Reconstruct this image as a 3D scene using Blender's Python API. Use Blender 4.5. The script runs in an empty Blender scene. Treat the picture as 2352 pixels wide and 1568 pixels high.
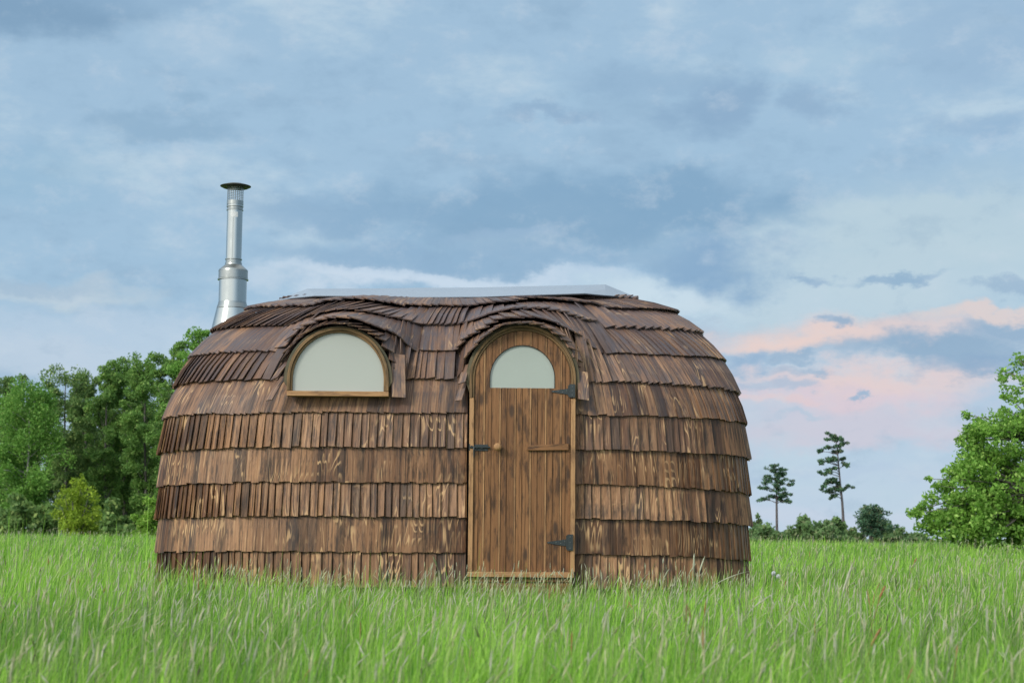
import bpy, math, random
import numpy as np
from mathutils import Vector, Matrix
random.seed(7); rng = np.random.default_rng(11)
sc = bpy.context.scene
R = math.radians

# ------------------------------------------------------------------ camera
FOC = 3900.0                      # focal length in units of a 2352 px wide picture
CAMZ, CAMY = 0.80, -13.0
PITCH = math.atan((1229-784)/FOC); ROLL = R(0.5)
CM = Matrix.Translation((0, CAMY, CAMZ)) @ Matrix.Rotation(R(90)+PITCH, 4, 'X') @ Matrix.Rotation(ROLL, 4, 'Z')
cam_d = bpy.data.cameras.new('camera'); cam = bpy.data.objects.new('camera', cam_d)
sc.collection.objects.link(cam); cam.matrix_world = CM; sc.camera = cam
cam_d.sensor_width = 36; cam_d.lens = 36*FOC/2352; cam_d.clip_end = 5000; cam_d.clip_start = 0.1
cam_d.dof.use_dof = True; cam_d.dof.focus_distance = 13.0; cam_d.dof.aperture_fstop = 6.0
CR = CM.to_3x3(); CRi = CR.inverted(); CO = Vector((0, CAMY, CAMZ))
def P(px, py, Y=0.0):
    d = CR @ Vector(((px-1176)/FOC, -(py-784)/FOC, -1))
    return CO + d*((Y-CAMY)/d.y)
def pix(p):
    q = CRi @ (Vector(p)-CO)
    return 1176+FOC*q.x/-q.z, 784-FOC*q.y/-q.z

# ------------------------------------------------------------------ light
sc.view_settings.view_transform = 'Standard'; sc.view_settings.look = 'None'
sc.view_settings.exposure = 0.0; sc.view_settings.gamma = 1
SUN_EL, SUN_AZ = R(30), R(222)    # azimuth from +Y clockwise: behind the camera, a little to the left
sd = bpy.data.lights.new('sun', 'SUN'); sun = bpy.data.objects.new('sun', sd); sc.collection.objects.link(sun)
sd.energy = 2.7; sd.angle = R(14); sd.color = (1.0, 0.93, 0.83)
sdir = Vector((math.sin(SUN_AZ)*math.cos(SUN_EL), math.cos(SUN_AZ)*math.cos(SUN_EL), math.sin(SUN_EL)))
sun.rotation_euler = sdir.to_track_quat('Z', 'Y').to_euler()

class NT:
    def __init__(s, nt): s.nt = nt; s.n = nt.nodes; s.l = nt.links
    def add(s, t, **k):
        n = s.n.new(t)
        for a, v in k.items(): setattr(n, a, v)
        return n
    def put(s, sock, v):
        if v is None: return
        if isinstance(v, bpy.types.NodeSocket): s.l.new(v, sock)
        else: sock.default_value = v
    def m(s, op, a, b=None, c=None, clamp=False):
        n = s.add('ShaderNodeMath', operation=op, use_clamp=clamp)
        for i, v in enumerate((a, b, c)): s.put(n.inputs[i], v) if v is not None else None
        return n.outputs[0]
    def mix(s, f, a, b, mode='MIX'):
        n = s.add('ShaderNodeMix', data_type='RGBA', blend_type=mode)
        s.put(n.inputs[0], f); s.put(n.inputs[6], a); s.put(n.inputs[7], b); return n.outputs[2]
    def rng(s, v, a, b, c=0.0, d=1.0, smooth=True):
        n = s.add('ShaderNodeMapRange', interpolation_type='SMOOTHSTEP' if smooth else 'LINEAR')
        s.put(n.inputs[0], v)
        for i, q in enumerate((a, b, c, d)): n.inputs[i+1].default_value = q
        return n.outputs[0]
    def xyz(s, x, y, z):
        n = s.add('ShaderNodeCombineXYZ'); [s.put(n.inputs[i], v) for i, v in enumerate((x, y, z))]; return n.outputs[0]
    def sep(s, v):
        n = s.add('ShaderNodeSeparateXYZ'); s.put(n.inputs[0], v); return n.outputs
    def noise(s, vec, scale=1, detail=3, rough=.55, dist=0):
        n = s.add('ShaderNodeTexNoise'); s.put(n.inputs['Vector'], vec)
        n.inputs['Scale'].default_value = scale; n.inputs['Detail'].default_value = detail
        n.inputs['Roughness'].default_value = rough; n.inputs['Distortion'].default_value = dist
        return n.outputs[0]
def lin(r, g, b):
    f = lambda c: (c/255/12.92) if c/255 <= .04045 else ((c/255+.055)/1.055)**2.4
    return (f(r), f(g), f(b), 1)

w = bpy.data.worlds.new("World"); sc.world = w; w.use_nodes = True
T = NT(w.node_tree); T.n.clear()
tc = T.add('ShaderNodeTexCoord').outputs['Generated']
dx, dy, dz = T.sep(tc)
az = T.m('ARCTAN2', dx, dy); el = T.m('ARCSINE', dz)
W0 = T.xyz(T.m('MULTIPLY', az, 8), T.m('MULTIPLY', el, 14), 0.3)
W1 = T.xyz(T.m('MULTIPLY', az, 8), T.m('MULTIPLY', el, 14), 7.7)
n1 = T.noise(W0, 2.2, 7, .6); n2 = T.noise(W1, 2.2, 7, .6)
azd = T.m('ADD', az, T.m('MULTIPLY', T.m('SUBTRACT', n1, .5), .11))
eld = T.m('ADD', el, T.m('MULTIPLY', T.m('SUBTRACT', n2, .5), .052))
# base: blue grey, paler towards the horizon
base = T.mix(T.rng(el, 0.0, 0.14), lin(186, 204, 224), lin(158, 188, 214))
base = T.mix(T.rng(el, 0.14, 0.32), base, lin(158, 187, 213))
soft = T.noise(T.xyz(T.m('MULTIPLY', az, 6), T.m('MULTIPLY', el, 14), 2.2), 1.5, 8, .62)
base = T.mix(T.rng(soft, .52, .70, 0, .55), base, lin(138, 168, 196))
base = T.mix(T.rng(soft, .50, .30, 0, .95), base, lin(184, 205, 222))
def blob(col, px, py, rx, ry, c, s, core=.35, edge=1.25):
    a0 = (px-1176)/FOC; e0 = (1229-py)/FOC
    u = T.m('DIVIDE', T.m('SUBTRACT', azd, a0), rx/FOC); v = T.m('DIVIDE', T.m('SUBTRACT', eld, e0), ry/FOC)
    d = T.m('SQRT', T.m('ADD', T.m('MULTIPLY', u, u), T.m('MULTIPLY', v, v)))
    return T.mix(T.rng(d, edge, core, 0, s), col, lin(*c))
DK = (128, 163, 194)
for b in [
    (2150, 560, 520, 170, (184, 204, 216), .85), (1900, 700, 420, 90, (190, 208, 220), .8), (2150, 850, 420, 60, (196, 204, 218), .7),
    (1000, 645, 460, 36, (203, 216, 232), .85), (1500, 700, 200, 60, (200, 217, 230), .8), (400, 800, 520, 80, (184, 202, 222), .7),
    (190, 700, 190, 36, (190, 204, 216), .8), (450, 130, 110, 60, (172, 196, 218), .7), (60, 690, 280, 25, (146, 174, 202), .5),
    (60, 850, 300, 50, (192, 205, 222), .6),
    (1000, 300, 500, 60, (160, 190, 216), .4), (1830, 150, 190, 50, (170, 197, 218), .6), (1500, 210, 300, 40, (164, 194, 218), .5),
    (90, 75, 300, 75, (124, 156, 186), .9), (300, 40, 240, 40, (140, 171, 200), .6), (380, 320, 200, 45, (138, 170, 198), .7), (60, 450, 240, 90, (146, 181, 208), .6),
    (1250, 500, 560, 100, DK, .9), (1600, 470, 300, 85, DK, .9), (700, 500, 260, 50, (138, 170, 200), .7), (850, 600, 300, 45, (140, 172, 202), .7),
    (1640, 610, 170, 75, (132, 165, 198), .95), (1130, 540, 200, 25, (150, 178, 206), .7), (1200, 600, 500, 40, (138, 170, 200), .7),
    (1640, 255, 120, 75, (138, 168, 198), .9), (1460, 200, 170, 50, (143, 173, 202), .7), (1250, 262, 180, 20, (142, 171, 200), .8), (1870, 245, 90, 45, (142, 171, 200), .8),
    (2300, 120, 300, 130, (150, 178, 206), .6), (2280, 320, 200, 30, (144, 174, 204), .6), (2050, 430, 300, 50, (154, 184, 210), .5),
    (1000, 642, 420, 20, (196, 212, 230), .6), (1440, 690, 170, 40, (200, 217, 230), .5), (1870, 632, 60, 16, (140, 170, 200), .9), (2060, 648, 130, 14, (142, 172, 200), .9), (2290, 690, 120, 18, (150, 176, 202), .8), (1990, 600, 300, 40, (188, 206, 218), .3),
    (1980, 770, 330, 34, (226, 203, 201), .85, .05, 1.55), (1800, 790, 200, 26, (232, 204, 197), .85, .05, 1.6), (2250, 738, 190, 18, (222, 203, 200), .8),
    (1930, 905, 330, 60, (216, 197, 208), .9), (1950, 985, 380, 50, (202, 196, 212), .8), (1760, 925, 110, 14, (222, 196, 200), .7),
    (2150, 815, 240, 34, (138, 167, 196), .9, .35, 1.35), (1990, 870, 300, 30, (226, 202, 200), .7, .05, 1.5), (2310, 770, 150, 26, (140, 169, 198), .85, .4, 1.3), (2240, 850, 150, 26, (130, 161, 194), .8),
    (1905, 756, 36, 17, (144, 170, 198), .9), (1725, 835, 80, 30, (146, 173, 203), .9), (1840, 825, 60, 14, (146, 172, 200), .85), (1850, 855, 60, 14, (148, 174, 202), .8),
    (1760, 885, 90, 16, (160, 182, 208), .7), (1992, 906, 42, 8, (150, 176, 204), .9), (1810, 960, 80, 10, (170, 190, 212), .6),
    (2000, 1080, 500, 20, (176, 196, 220), .6), (1950, 1180, 500, 30, (196, 206, 226), .6)]:
    base = blob(base, *b)
mott = T.noise(T.xyz(T.m('MULTIPLY', az, 17), T.m('MULTIPLY', el, 27), 5.5), 1.6, 8, .66)
base = T.mix(T.rng(mott, .50, .72, 0, .35), base, lin(198, 210, 224))
base = T.mix(T.rng(mott, .48, .28, 0, .24), base, lin(126, 158, 188))
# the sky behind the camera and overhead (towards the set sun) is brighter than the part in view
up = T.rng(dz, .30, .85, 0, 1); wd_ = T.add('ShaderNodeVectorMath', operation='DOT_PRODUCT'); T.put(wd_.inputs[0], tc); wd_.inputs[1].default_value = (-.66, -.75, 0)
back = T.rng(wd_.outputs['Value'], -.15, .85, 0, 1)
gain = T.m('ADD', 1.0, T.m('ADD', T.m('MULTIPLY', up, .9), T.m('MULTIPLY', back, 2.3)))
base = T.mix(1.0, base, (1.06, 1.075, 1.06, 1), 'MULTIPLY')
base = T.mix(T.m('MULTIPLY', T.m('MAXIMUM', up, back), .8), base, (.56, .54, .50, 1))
skyt = T.add('ShaderNodeTexSky', sky_type='NISHITA', sun_disc=False, sun_elevation=SUN_EL, sun_rotation=SUN_AZ)
WS = 0.1
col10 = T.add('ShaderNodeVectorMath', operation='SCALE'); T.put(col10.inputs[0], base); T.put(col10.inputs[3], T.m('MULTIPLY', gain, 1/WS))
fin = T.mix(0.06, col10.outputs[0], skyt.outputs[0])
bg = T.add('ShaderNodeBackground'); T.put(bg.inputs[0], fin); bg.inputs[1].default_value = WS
T.l.new(bg.outputs[0], T.add('ShaderNodeOutputWorld').inputs[0])

# ------------------------------------------------------------------ helpers
def tag(o, label=None, cat=None, group=None, kind=None):
    for k, v in (('label', label), ('category', cat), ('group', group), ('kind', kind)):
        if v: o[k] = v
    return o
def empty(name, loc, label=None, cat=None, group=None):
    o = bpy.data.objects.new(name, None); sc.collection.objects.link(o); o.location = loc; o.empty_display_size = .2
    return tag(o, label, cat, group)
def link(name, me, mat=None, parent=None, smooth=False):
    o = bpy.data.objects.new(name, me); sc.collection.objects.link(o)
    if mat: me.materials.append(mat)
    if smooth: me.polygons.foreach_set('use_smooth', [True]*len(me.polygons))
    if parent is not None:
        o.parent = parent
        pm = Matrix.Translation(parent.location)
        if parent.parent is not None: pm = Matrix.Translation(parent.parent.location) @ pm
        o.matrix_parent_inverse = pm.inverted()
    return o
class MB:
    """collects verts / faces with an attribute uvw (metres across, metres along the grain, seed) and tint"""
    def __init__(s): s.v = []; s.f = []; s.uvw = []; s.t = []
    def vert(s, p, uvw=(0, 0, 0), t=(.5, .5, .5)):
        s.v.append(tuple(p)); s.uvw.append(tuple(uvw)); s.t.append(tuple(t)+(1,)); return len(s.v)-1
    def hexa(s, c, uv, seed, t):   # c: 8 corners, 0-3 one end (bl, br, then inner br, bl) 4-7 other end
        i = [s.vert(c[k], (uv[k][0], uv[k][1], seed), t) for k in range(8)]
        for q in ((0, 1, 5, 4), (1, 2, 6, 5), (2, 3, 7, 6), (3, 0, 4, 7), (3, 2, 1, 0), (4, 5, 6, 7)):
            s.f.append([i[k] for k in q])
    def box(s, x0, x1, y0, y1, z0, z1, along='z', seed=None, t=None):
        seed = random.random()*50 if seed is None else seed
        t = t or (random.random(), random.random(), .5)
        c = [(x0, y0, z0), (x1, y0, z0), (x1, y1, z0), (x0, y1, z0), (x0, y0, z1), (x1, y0, z1), (x1, y1, z1), (x0, y1, z1)]
        uv = [((p[0]+p[1]*.9, p[2]) if along == 'z' else (p[2]+p[1]*.9, p[0])) for p in c]
        s.hexa(c, uv, seed, t)
    def tube(s, pts, rad, n=8, cap=True, t=(.5, .5, .5), seed=0):
        pts = [Vector(p) for p in pts]; rings = []; L = 0
        for i, p in enumerate(pts):
            d = (pts[min(i+1, len(pts)-1)]-pts[max(i-1, 0)]).normalized()
            a = d.orthogonal().normalized() if abs(d.z) < .95 else (Vector((1, 0, 0)) - d*d.x).normalized()
            b = d.cross(a)
            if i: L += (p-pts[i-1]).length
            r = rad[i] if hasattr(rad, '__len__') else rad
            rings.append([s.vert(p+(a*math.cos(2*math.pi*k/n)+b*math.sin(2*math.pi*k/n))*r, (2*math.pi*k/n*r, L, seed), t) for k in range(n)])
        for A, B in zip(rings, rings[1:]):
            for k in range(n): s.f.append([A[k], A[(k+1) % n], B[(k+1) % n], B[k]])
        if cap: s.f.append(rings[0][::-1]); s.f.append(rings[-1])
    def lathe(s, c, prof, n=40, t=(.5, .5, .5)):
        mk = lambda q: [s.vert((c[0]+q[0]*math.cos(2*math.pi*k/n), c[1]+q[0]*math.sin(2*math.pi*k/n), q[1]), (2*math.pi*k/n*q[0], q[1], 0), t) for k in range(n)]
        rings = [mk(prof[0]), mk(prof[-1])]
        for q0, q1 in zip(prof, prof[1:]):
            A, B = mk(q0), mk(q1)
            for k in range(n): s.f.append([A[k], A[(k+1) % n], B[(k+1) % n], B[k]])
        s.f.append(rings[0][::-1]); s.f.append(rings[-1])
    def build(s, name, mat, parent=None, smooth=False, bevel=0):
        me = bpy.data.meshes.new(name); me.from_pydata(s.v, [], s.f); me.update()
        a = me.attributes.new('uvw', 'FLOAT_VECTOR', 'POINT'); a.data.foreach_set('vector', np.array(s.uvw, dtype=np.float32).ravel())
        a = me.attributes.new('tint', 'FLOAT_COLOR', 'POINT'); a.data.foreach_set('color', np.array(s.t, dtype=np.float32).ravel())
        o = link(name, me, mat, parent, smooth)
        if bevel:
            b = o.modifiers.new('bevel', 'BEVEL'); b.width = bevel; b.segments = 2; b.limit_method = 'ANGLE'
        return o
def mat(name):
    m = bpy.data.materials.new(name); m.use_nodes = True; t = NT(m.node_tree); t.n.clear()
    out = t.add('ShaderNodeOutputMaterial'); bs = t.add('ShaderNodeBsdfPrincipled'); t.l.new(bs.outputs[0], out.inputs[0])
    return m, t, bs, out
def attr(t, name, out='Vector'): return t.add('ShaderNodeAttribute', attribute_name=name).outputs[out]

def wood(name, dark, mid, light, pale, ring=.6, rough=.6, ringscale=(13, 3.2), grainamt=.5, green=0.0, blue=0.0, spec=.35, knots=0.0):
    m, t, bs, out = mat(name)
    u, v, sd_ = t.sep(attr(t, 'uvw')); ra, rb, wz = t.sep(attr(t, 'tint', 'Color'))
    so = t.m('MULTIPLY', sd_, 3.17)
    gv = t.xyz(t.m('MULTIPLY', u, 150), t.m('MULTIPLY', v, 4.5), so)
    gf = t.noise(gv, 1, 4, .65)
    gc = t.noise(t.xyz(t.m('MULTIPLY', u, 62), t.m('MULTIPLY', v, 2.0), t.m('ADD', so, 2)), 1, 4, .65)
    grain = t.m('ADD', t.m('MULTIPLY', gf, .4), t.m('MULTIPLY', gc, .6))
    rv = t.xyz(t.m('MULTIPLY', u, ringscale[0]), t.m('MULTIPLY', v, ringscale[1]), so)
    rn = t.noise(rv, 1, 2, .45, .4)
    rings = t.m('MULTIPLY', t.m('ADD', t.m('SINE', t.m('MULTIPLY', rn, 70)), 1), .5)
    mk = t.noise(t.xyz(t.m('MULTIPLY', u, 7), t.m('MULTIPLY', v, 3), t.m('ADD', so, 9.1)), 1, 2, .5)
    ringm = t.m('MULTIPLY', t.m('MULTIPLY', t.rng(rings, .72, .98), t.rng(mk, .50, .66)), ring)
    blot = t.noise(t.xyz(t.m('MULTIPLY', u, 20), t.m('MULTIPLY', v, 4.5), t.m('ADD', so, 4)), 1, 5, .68)
    c = t.mix(ra, mid, light)
    c = t.mix(t.rng(blot, .46, .66, 0, .75), c, dark)
    c = t.mix(t.rng(grain, .50, .60, 0, grainamt), c, dark)
    c = t.mix(t.m('MULTIPLY', t.rng(grain, .46, .36), grainamt*.5), c, pale)
    # a stain that gathers in some boards
    c = t.mix(t.rng(rb, .60, 1, 0, .6), c, dark)
    # bare orange wood near the lower ends
    c = t.mix(ringm, c, pale)
    if blue: c = t.mix(t.m('MULTIPLY', t.m('MULTIPLY', wz, blue), t.rng(blot, .35, .7, .45, 1)), c, (.080, .071, .083, 1))  # weathered grey plus sky sheen, both put into the colour of upper courses
    if green:
        g = t.noise(t.xyz(t.m('MULTIPLY', u, 9), t.m('MULTIPLY', v, 3), so), 1, 3, .6)
        c = t.mix(t.rng(g, .45, .68, 0, green), c, (.045, .052, .035, 1))
    if knots:
        vo = t.add('ShaderNodeTexVoronoi', feature='F1'); t.put(vo.inputs['Vector'], t.xyz(t.m('MULTIPLY', u, 9), t.m('MULTIPLY', v, 3.6), so)); vo.inputs['Scale'].default_value = 1
        kd = t.m('ADD', vo.outputs['Distance'], t.m('MULTIPLY', t.m('SUBTRACT', grain, .5), .16))
        c = t.mix(t.rng(kd, .24, .10, 0, knots), c, (.030, .016, .009, 1))
    t.put(bs.inputs['Base Color'], c)
    t.put(bs.inputs['Roughness'], t.rng(grain, .3, .7, rough-.08, rough+.15))
    bs.inputs['Specular IOR Level'].default_value = spec
    bp = t.add('ShaderNodeBump'); bp.inputs['Strength'].default_value = .5; bp.inputs['Distance'].default_value = .004
    t.put(bp.inputs['Height'], t.m('ADD', grain, t.m('MULTIPLY', rings, .25))); t.l.new(bp.outputs[0], bs.inputs['Normal'])
    return m
M_SH = wood('shingle_wood', (.011, .007, .005, 1), (.098, .044, .020, 1), (.250, .130, .062, 1), (.56, .36, .18, 1), ring=.65, grainamt=.75, ringscale=(11, 1.7), blue=.9, spec=.32, rough=.5)
M_DOOR = wood('door_wood', (.020, .009, .004, 1), (.130, .058, .020, 1), (.205, .096, .035, 1), (.30, .15, .06, 1), ring=.12, ringscale=(5, .6), grainamt=.55, knots=.85, rough=.6)
M_BATT = wood('pale_wood', (.09, .045, .02, 1), (.25, .135, .058, 1), (.335, .19, .085, 1), (.44, .27, .13, 1), ring=.15, ringscale=(5, .6), grainamt=.5, knots=.5, rough=.6)
M_FRAME = wood('weathered_frame_wood', (.04, .026, .012, 1), (.155, .09, .038, 1), (.205, .125, .054, 1), (.32, .21, .095, 1), ring=.1, ringscale=(60, 1.2), grainamt=.8, green=.25, rough=.65)
M_CHEEK = wood('mossy_frame_wood', (.03, .026, .014, 1), (.085, .070, .040, 1), (.13, .105, .06, 1), (.23, .18, .095, 1), ring=.1, ringscale=(60, 1.2), grainamt=.8, green=.8, rough=.7)
def simple(name, col, rough, metal=0, spec=.5, var=.12, sc_=25, bump=.1):
    m, t, bs, out = mat(name)
    tcn = t.add('ShaderNodeTexCoord').outputs['Object']; n = t.noise(tcn, sc_, 4, .6)
    hi = tuple(min(1, c*(1+var)) for c in col[:3])+(1,); lo = tuple(c*(1-var) for c in col[:3])+(1,)
    t.put(bs.inputs['Base Color'], t.mix(n, lo, hi)); t.put(bs.inputs['Roughness'], t.rng(n, .3, .7, rough*.8, rough*1.2))
    bs.inputs['Metallic'].default_value = metal; bs.inputs['Specular IOR Level'].default_value = spec
    if bump:
        b = t.add('ShaderNodeBump'); b.inputs['Strength'].default_value = bump; b.inputs['Distance'].default_value = .003; t.put(b.inputs['Height'], n); t.l.new(b.outputs[0], bs.inputs['Normal'])
    return m
M_INNER = simple('dark_felt', (.012, .010, .009, 1), .9)
M_SHEET = simple('roof_membrane', (.20, .25, .31, 1), .42, spec=.5, var=.12, sc_=3, bump=.2)
M_SHEETE = simple('membrane_edge_shade', (.02, .022, .03, 1), .6)  # near-black colour for the shade line below the ridge sheet
M_STEEL = simple('galvanised_steel', (.36, .385, .38, 1), .2, metal=1, var=.06, sc_=9, bump=.04)
M_STEEL2 = simple('dull_steel', (.28, .30, .295, 1), .3, metal=1, var=.1, sc_=12, bump=.05)
M_CAP = simple('cap_steel', (.06, .065, .055, 1), .5, metal=.6, var=.2, sc_=12)
M_IRON = simple('black_iron', (.020, .028, .030, 1), .45, metal=.3, var=.3, sc_=60, bump=.3)
M_BOLT = simple('bolt_iron', (.10, .11, .11, 1), .4, metal=.8, var=.3, sc_=60)
M_GLASS = simple('pale_window_glass', (.305, .33, .30, 1), .1, spec=.5, var=.03, sc_=2, bump=0)  # opaque pane; the pale sky it mirrors is put into the base colour
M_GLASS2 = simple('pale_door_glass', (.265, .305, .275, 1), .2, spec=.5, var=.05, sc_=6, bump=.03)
M_STICK = simple('paper_sticker', (.45, .47, .47, 1), .5, var=.2, sc_=60)

# ------------------------------------------------------------------ ground
def gz(y): 
    s = np.clip((np.asarray(y, dtype=float)-3)/32, 0, 1); return .27*s*s*(3-2*s)
xs = np.concatenate([-np.geomspace(1500, 20, 14), np.linspace(-18, 18, 37), np.geomspace(20, 1500, 14)])
ys = np.concatenate([np.linspace(-20, 40, 61), np.geomspace(45, 2500, 16)])
X, Yg = np.meshgrid(xs, ys); Zg = gz(Yg) + .012*np.sin(X*1.3+Yg*.7)*np.cos(Yg*.9)
me = bpy.data.meshes.new('ground'); nx, ny = len(xs), len(ys)
me.from_pydata(np.stack([X, Yg, Zg], -1).reshape(-1, 3).tolist(), [], [[j*nx+i, j*nx+i+1, (j+1)*nx+i+1, (j+1)*nx+i] for j in range(ny-1) for i in range(nx-1)])
mg, t, bs, out = mat('meadow_ground')
oc = t.add('ShaderNodeTexCoord').outputs['Object']
t.put(bs.inputs['Base Color'], t.mix(t.rng(t.noise(oc, 3, 6, .6), .35, .65), (.030, .050, .014, 1), (.060, .105, .026, 1))); bs.inputs['Roughness'].default_value = .95
link('ground', me, mg, smooth=True)['kind'] = 'structure'

# ------------------------------------------------------------------ the hut
XC = P(1048, 800, 1.2).x
hut = empty('shingled_hut', (XC, 1.2, .3), 'rounded brown wooden hut clad in shingles, with steel chimney, in tall grass', 'hut')
YC = 1.2
rows_y = [674, 681, 704, 747, 806, 872, 949, 1028, 1108, 1187, 1268, 1349]          # bottom edges at x=1050, k=-1..9
rows_Y = [1.06, .86, .60, .385, .20, .065, 0, 0, 0, 0, 0, .01]
ends = [(690, 1410, 681), (634, 1470, 690), (555, 1562, 713), (479, 1618, 765), (429, 1670, 828), (400, 1698, 895), (376, 1714, 970), (367, 1720, 1048), (363, 1723, 1125), (361, 1723, 1199), (360, 1722, 1277), (361, 1719, 1345)]
endy = [(681, 679), (685, 680), (707, 714), (760, 763), (823, 829), (892, 905), (966, 976), (1045, 1055), (1120, 1137), (1193, 1207), (1268, 1287), (1343, 1352)]
LV = []
for k in range(12):
    z = P(1050, rows_y[k], rows_Y[k]).z; yl, yr = endy[k]
    L = P(ends[k][0], yl, YC-.25); Rr = P(ends[k][1], yr, YC-.25)
    n = 2.35 + .6*min(1, max(0, k-1)/5)
    a = (Rr.x-L.x)/2+.006; xc = (Rr.x+L.x)/2; b = YC-rows_Y[k]
    ph = np.linspace(math.pi, -math.pi, 4001); c, s = np.cos(ph), np.sin(ph)
    x = xc+a*np.sign(c)*np.abs(c)**(2/n); y = YC-b*np.sign(s)*np.abs(s)**(2/n)
    q = np.abs((x-xc)/a)**4
    zz = z + q*np.where(x < xc, L.z-z, Rr.z-z)
    pts = np.stack([x, y, zz], 1)
    h = 2000
    def rep(p):
        d = np.concatenate([[0], np.cumsum(np.linalg.norm(np.diff(p, axis=0), axis=1))]); return d/d[-1], d[-1]
    t1, l1 = rep(pts[:h+1]); t2, l2 = rep(pts[h:])
    LV.append((np.concatenate([t1*.5, .5+t2[1:]*.5]), np.concatenate([pts[:h+1], pts[h+1:]]), l1+l2))
def hull(k, tt):
    ts, p, _ = LV[k+2]; tt = tt % 1.0
    return Vector([float(np.interp(tt, ts, p[:, i])) for i in range(3)])
ZA = lambda L: [(588+x*.1875, 643.1+y*.1875) for x, y in L]
ZB = lambda L: [(973.9+x*.1875, 643.1+y*.1875) for x, y in L]
TR = {0: ZA([(350, 352), (480, 350), (620, 325), (760, 295), (860, 270), (1000, 258), (1130, 240), (1220, 240), (1400, 260), (1600, 290), (1800, 320), (1960, 345)]) +
         ZB([(150, 330), (400, 330), (600, 325), (800, 295), (1000, 282), (1130, 262), (1250, 240), (1400, 240), (1600, 250), (1800, 270), (2000, 300), (2156, 320)]),
      1: ZA([(350, 565), (490, 510), (600, 445), (760, 405), (1000, 362), (1210, 362), (1400, 390), (1600, 435), (1730, 465), (1900, 515), (1960, 530)]) +
         ZB([(0, 562), (200, 550), (400, 545), (560, 512), (690, 460), (810, 415), (950, 380), (1120, 347), (1380, 345), (1480, 350), (1590, 370), (1700, 392), (1830, 435), (1920, 460), (2000, 490), (2156, 525)]),
      2: ZA([(180, 900), (250, 855), (370, 790), (430, 690), (480, 625), (570, 580), (650, 538), (740, 500), (820, 472), (1000, 460), (1130, 465), (1300, 505), (1450, 560), (1600, 620), (1740, 690), (1840, 790), (1960, 870)]) +
         ZB([(200, 872), (400, 858), (430, 830), (460, 780), (520, 720), (600, 665), (700, 610), (840, 525), (980, 468), (1180, 455), (1390, 460), (1500, 490), (1620, 525), (1720, 580), (1860, 655), (1970, 730), (2010, 780), (2060, 835), (2156, 860)]),
      3: ZA([(165, 1300), (200, 1215), (270, 1055), (360, 865), (480, 730), (550, 665), (650, 605), (780, 545), (890, 518), (1120, 518), (1240, 555), (1340, 600), (1480, 670), (1580, 760), (1640, 900), (1720, 1050), (1770, 1240), (1790, 1300)]) +
         ZB([(370, 1300), (400, 1225), (470, 1080), (500, 940), (610, 800), (730, 685), (800, 635), (870, 585), (930, 545), (1070, 515), (1340, 515), (1430, 530), (1580, 600), (1660, 655), (1740, 715), (1850, 850), (1890, 950), (1940, 1080), (1970, 1230), (1990, 1300)])}
DY = {0: .05, 1: .17, 2: .24, 3: .24}; MAXL = {0: 22, 1: 44, 2: 78, 3: 136}
def C(k, tt):
    p = hull(k, tt)
    if k not in TR or tt > .5: return p
    px, py = pix(p); xs_, ys_ = zip(*TR[k])
    if px < xs_[0] or px > xs_[-1]: return p
    lift = py-float(np.interp(px, xs_, ys_))
    if lift <= 0: return p
    hh = min(1, lift/MAXL[k]); Yn = p.y-DY[k]*hh**.7
    q = P(px, py-lift, Yn); return q
DX0, DX1 = P(1074, 1000).x, P(1319, 1000).x
WX0, WX1 = P(655, 900).x, P(898, 900).x
def axis_top(k, tt): return C(k-1, tt)
wall, roof = MB(), MB()
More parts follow.
